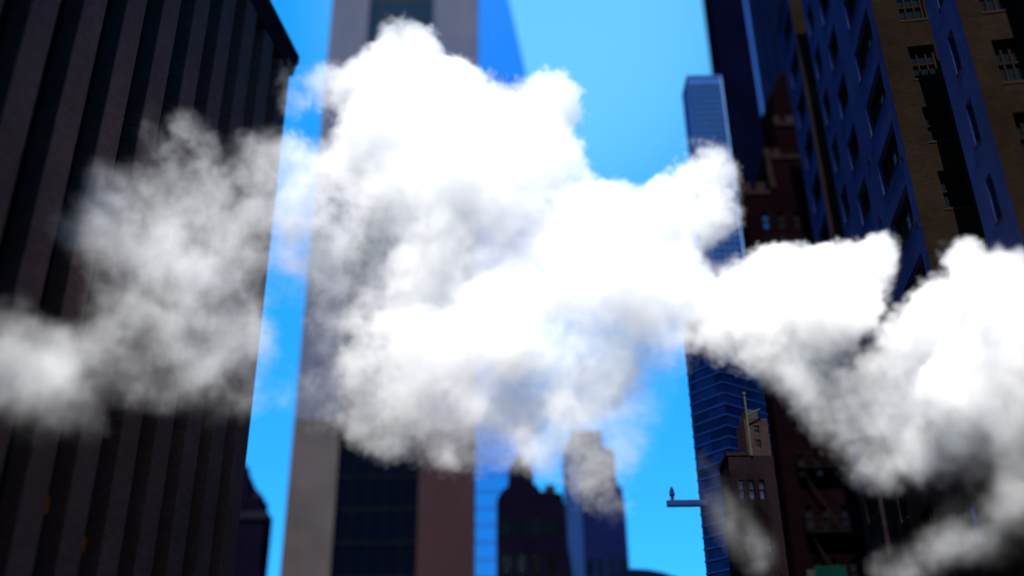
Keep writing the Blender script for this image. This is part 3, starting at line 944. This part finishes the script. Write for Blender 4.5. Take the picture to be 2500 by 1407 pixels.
sm = bpy.data.materials.new("steam_volume")
sm.use_nodes = True
nt = sm.node_tree
nt.nodes.clear()
out = nt.nodes.new("ShaderNodeOutputMaterial")
pv = nt.nodes.new("ShaderNodeVolumePrincipled")
pv.inputs["Color"].default_value = (0.998, 0.998, 0.998, 1)
pv.inputs["Density"].default_value = 1.0
pv.inputs["Anisotropy"].default_value = -0.15
nt.links.new(pv.outputs[0], out.inputs["Volume"])
sm.cycles.volume_step_rate = 1.0 if hasattr(sm, 'cycles') and hasattr(sm.cycles, 'volume_step_rate') else None

ng = bpy.data.node_groups.new("steam_field", 'GeometryNodeTree')
ng.interface.new_socket("Geometry", in_out='INPUT', socket_type='NodeSocketGeometry')
ng.interface.new_socket("Geometry", in_out='OUTPUT', socket_type='NodeSocketGeometry')
N, L = ng.nodes, ng.links


def nn(t, **kw):
    n = N.new(t)
    for k_, v_ in kw.items():
        setattr(n, k_, v_)
    return n


def sock(x, inp):
    if isinstance(x, (int, float)):
        inp.default_value = x
    elif isinstance(x, tuple):
        inp.default_value = x
    else:
        L.new(x, inp)


def math_(op, a, b=None, c=None, clamp=False):
    n = nn("ShaderNodeMath", operation=op, use_clamp=clamp)
    sock(a, n.inputs[0])
    if b is not None:
        sock(b, n.inputs[1])
    if c is not None:
        sock(c, n.inputs[2])
    return n.outputs[0]


def vmath(op, a, b=None, s=None):
    n = nn("ShaderNodeVectorMath", operation=op)
    sock(a, n.inputs[0])
    if b is not None:
        sock(b, n.inputs[1])
    if s is not None:
        sock(s, n.inputs["Scale"])
    return n.outputs[1] if op in ('DOT_PRODUCT', 'LENGTH', 'DISTANCE') else n.outputs[0]


def noise(vec, scale, detail, rough=0.55, color=False):
    n = nn("ShaderNodeTexNoise")
    n.noise_dimensions = '3D'
    L.new(vec, n.inputs["Vector"])
    n.inputs["Scale"].default_value = scale
    n.inputs["Detail"].default_value = detail
    n.inputs["Roughness"].default_value = rough
    return n.outputs["Color"] if color else n.outputs[0]


gi, go = nn("NodeGroupInput"), nn("NodeGroupOutput")
pos = nn("GeometryNodeInputPosition").outputs[0]
wpos = pos
sat = nn("GeometryNodeInputNamedAttribute", data_type='FLOAT_VECTOR')
sat.inputs["Name"].default_value = "shape"
s3 = nn("ShaderNodeSeparateXYZ")
L.new(sat.outputs[0], s3.inputs[0])
f_s, f_a, f_wr = s3.outputs
f_w = math_('MINIMUM', f_wr, 1.0)
calm = math_('SUBTRACT', 1.0, math_('MAXIMUM', math_('SUBTRACT', f_wr, 1.0), 0.0))      # drawn-out streaks are less lumpy
# puffs: two sizes of round lumps plus fine fbm
nz1 = noise(pos, 0.42, 8, 0.64)
vo = nn("ShaderNodeTexVoronoi")
vo.voronoi_dimensions = '3D'
vo.feature = 'F1'
L.new(vmath('ADD', pos, vmath('SCALE', vmath('SUBTRACT', noise(pos, 0.9, 3, 0.5, True), (.5, .5, .5)), s=0.8)), vo.inputs["Vector"])
vo.inputs["Scale"].default_value = 0.95
vo.inputs["Detail"].default_value = 2.5
vo.inputs["Roughness"].default_value = 0.5
vo.inputs["Lacunarity"].default_value = 2.3
vo.normalize = True
lump = math_('SUBTRACT', 0.42, vo.outputs["Distance"])
vo2 = nn("ShaderNodeTexVoronoi")
vo2.voronoi_dimensions = '3D'
vo2.feature = 'F1'
L.new(vmath('ADD', pos, vmath('SCALE', vmath('SUBTRACT', noise(pos, 2.2, 2, 0.5, True), (.5, .5, .5)), s=0.35)), vo2.inputs["Vector"])
vo2.inputs["Scale"].default_value = 2.3
vo2.inputs["Detail"].default_value = 1.0
vo2.inputs["Roughness"].default_value = 0.5
lump2 = math_('SUBTRACT', 0.45, vo2.outputs["Distance"])
disp = math_('ADD', math_('MULTIPLY', math_('SUBTRACT', nz1, 0.5), 2.1), math_('ADD', math_('MULTIPLY', lump, 0.75), math_('MULTIPLY', lump2, 0.42)))
disp = math_('MULTIPLY', disp, calm)
fd_ = math_('ADD', math_('ADD', f_s, math_('SUBTRACT', 0.16, math_('MULTIPLY', f_w, 0.10))), disp)
mr = nn("ShaderNodeMapRange", interpolation_type='SMOOTHSTEP')
L.new(fd_, mr.inputs["Value"])
mr.inputs["From Min"].default_value = 0.0
soft = math_('ADD', 0.35, math_('MULTIPLY', f_w, 1.0))
L.new(soft, mr.inputs["From Max"])
# wisps: fine streaky holes where the steam is thin
curl = vmath('SCALE', vmath('SUBTRACT', noise(pos, 0.7, 3, 0.55, True), (.5, .5, .5)), s=1.5)
nz2 = noise(vmath('ADD', pos, curl), 0.62, 9, 0.62)
mr2 = nn("ShaderNodeMapRange", interpolation_type='SMOOTHSTEP')
L.new(nz2, mr2.inputs["Value"])
mr2.inputs["From Min"].default_value = 0.40
mr2.inputs["From Max"].default_value = 0.64
mr2.inputs["To Min"].default_value = 0.05
mr2.inputs["To Max"].default_value = 2.5
f_w2 = math_('MAXIMUM', f_w, 0.45)
wm_ = math_('ADD', math_('MULTIPLY', f_w2, mr2.outputs[0]), math_('SUBTRACT', 1.0, f_w2))
dens = math_('MULTIPLY', math_('MULTIPLY', mr.outputs[0], f_a), wm_)
store = nn("GeometryNodeStoreNamedAttribute", data_type='FLOAT', domain='POINT')
L.new(gi.outputs[0], store.inputs["Geometry"])
store.inputs["Name"].default_value = "dens"
L.new(dens, store.inputs["Value"])


def named(n_):
    k_ = nn("GeometryNodeInputNamedAttribute", data_type='FLOAT')
    k_.inputs["Name"].default_value = n_
    return k_.outputs[0]


def samp(name_, idx):
    n = nn("GeometryNodeSampleIndex", data_type='FLOAT', domain='POINT')
    n.clamp = True
    L.new(store.outputs[0], n.inputs["Geometry"])
    L.new(named(name_), n.inputs["Value"])
    fi = nn("FunctionNodeFloatToInt", rounding_mode='ROUND')
    L.new(idx, fi.inputs[0])
    L.new(fi.outputs[0], n.inputs["Index"])
    return n.outputs[0]


vpos = nn("GeometryNodeInputPosition").outputs[0]
vi = vmath('FLOOR', vmath('ADD', vmath('SCALE', vmath('SUBTRACT', vpos, tuple(LO)), s=1.0 / VOX), (0.5, 0.5, 0.5)))
vb = vmath('FLOOR', vmath('ADD', vmath('SCALE', vi, s=1.0 / BS), (0.001, 0.001, 0.001)))
vl = vmath('SUBTRACT', vi, vmath('SCALE', vb, s=float(BS)))
bidx = vmath('DOT_PRODUCT', vb, (float(NBY * NBZ), float(NBZ), 1.0))
lidx = vmath('DOT_PRODUCT', vl, (float(BS * BS), float(BS), 1.0))
vidx = math_('ADD', math_('MULTIPLY', samp("block", bidx), float(BS ** 3)), lidx)
vc = nn("GeometryNodeVolumeCube")
L.new(samp("dens", vidx), vc.inputs["Density"])
vc.inputs["Background"].default_value = 0.0
vc.inputs["Min"].default_value = tuple(LO)
vc.inputs["Max"].default_value = tuple(l_ + VOX * (r_ - 1) for l_, r_ in zip(LO, (RX, RY, RZ)))
for nm, r_ in zip(("Resolution X", "Resolution Y", "Resolution Z"), (RX, RY, RZ)):
    vc.inputs[nm].default_value = r_
sm_n = nn("GeometryNodeSetMaterial")
sm_n.inputs["Material"].default_value = sm
L.new(vc.outputs[0], sm_n.inputs[0])
L.new(sm_n.outputs[0], go.inputs[0])
me.materials.append(sm)
md = steam.modifiers.new("steam_field", 'NODES')
md.node_group = ng
md.show_viewport = False      # the grid is only needed when rendering

# ------------------------------------------------------------------ daylight
SUN_EL, SUN_AZ = R(55), R(191.5)          # azimuth clockwise from +Y: high behind us
world = bpy.data.worlds.new("World")
scene.world = world
world.use_nodes = True
wn, wl = world.node_tree.nodes, world.node_tree.links
bg = wn["Background"]
sky = wn.new("ShaderNodeTexSky")
sky.sky_type = 'NISHITA'
sky.sun_disc = False
sky.sun_elevation = SUN_EL
sky.sun_rotation = SUN_AZ
sky.air_density = 1.0
sky.dust_density = 0.3
sky.ozone_density = 3.0
tint = wn.new("ShaderNodeMix")
tint.data_type = 'RGBA'
tint.blend_type = 'MULTIPLY'
tint.inputs[0].default_value = 1.0
wl.new(sky.outputs[0], tint.inputs[6])
tint.inputs[7].default_value = (0.26, 1.05, 1.3, 1)
flat = wn.new("ShaderNodeMix")
flat.data_type = 'RGBA'
flat.inputs[0].default_value = 0.76
wl.new(tint.outputs[2], flat.inputs[6])
# paler patch put into the sky colour, high over the open end of the street
geo = wn.new("ShaderNodeNewGeometry")
dt = wn.new("ShaderNodeVectorMath")
dt.operation = 'DOT_PRODUCT'
wl.new(geo.outputs["Incoming"], dt.inputs[0])
gd = Vector((math.sin(R(3)) * math.cos(R(42)), math.cos(R(3)) * math.cos(R(42)), math.sin(R(42))))
dt.inputs[1].default_value = -gd
gm = wn.new("ShaderNodeMapRange")
gm.interpolation_type = 'SMOOTHSTEP'
gm.inputs["From Min"].default_value = math.cos(R(15))
gm.inputs["From Max"].default_value = 1.0
wl.new(dt.outputs["Value"], gm.inputs["Value"])
air = wn.new("ShaderNodeMix")
air.data_type = 'RGBA'
wl.new(gm.outputs[0], air.inputs[0])
air.inputs[6].default_value = (0.0, 1.08, 3.4, 1)
air.inputs[7].default_value = (0.6, 2.15, 3.5, 1)
wl.new(air.outputs[2], flat.inputs[7])
wl.new(flat.outputs[2], bg.inputs["Color"])
bg.inputs["Strength"].default_value = 0.14

sd_ = bpy.data.lights.new("sun", 'SUN')
sd_.energy = 4.6
sd_.angle = R(0.5)
sd_.color = (1.0, 0.96, 0.9)
sun = bpy.data.objects.new("sun", sd_)
COL.objects.link(sun)
to_sun = Vector((math.sin(SUN_AZ) * math.cos(SUN_EL), math.cos(SUN_AZ) * math.cos(SUN_EL), math.sin(SUN_EL)))
sun.rotation_euler = to_sun.to_track_quat('Z', 'Y').to_euler()
sun.location = (0, -20, 80)

# ------------------------------------------------------------------ render settings
scene.view_settings.view_transform = 'Standard'
scene.view_settings.look = 'None'
scene.view_settings.exposure = 1.15
scene.view_settings.gamma = 1.0
cy = scene.cycles
cy.max_bounces = 16
cy.diffuse_bounces = 3
cy.glossy_bounces = 3
cy.transparent_max_bounces = 8
cy.volume_bounces = 14
cy.volume_step_rate = 1.6
cy.volume_max_steps = 512
cy.use_adaptive_sampling = True
cy.adaptive_threshold = 0.02
cy.use_denoising = True
cy.denoiser = 'OPENIMAGEDENOISE'
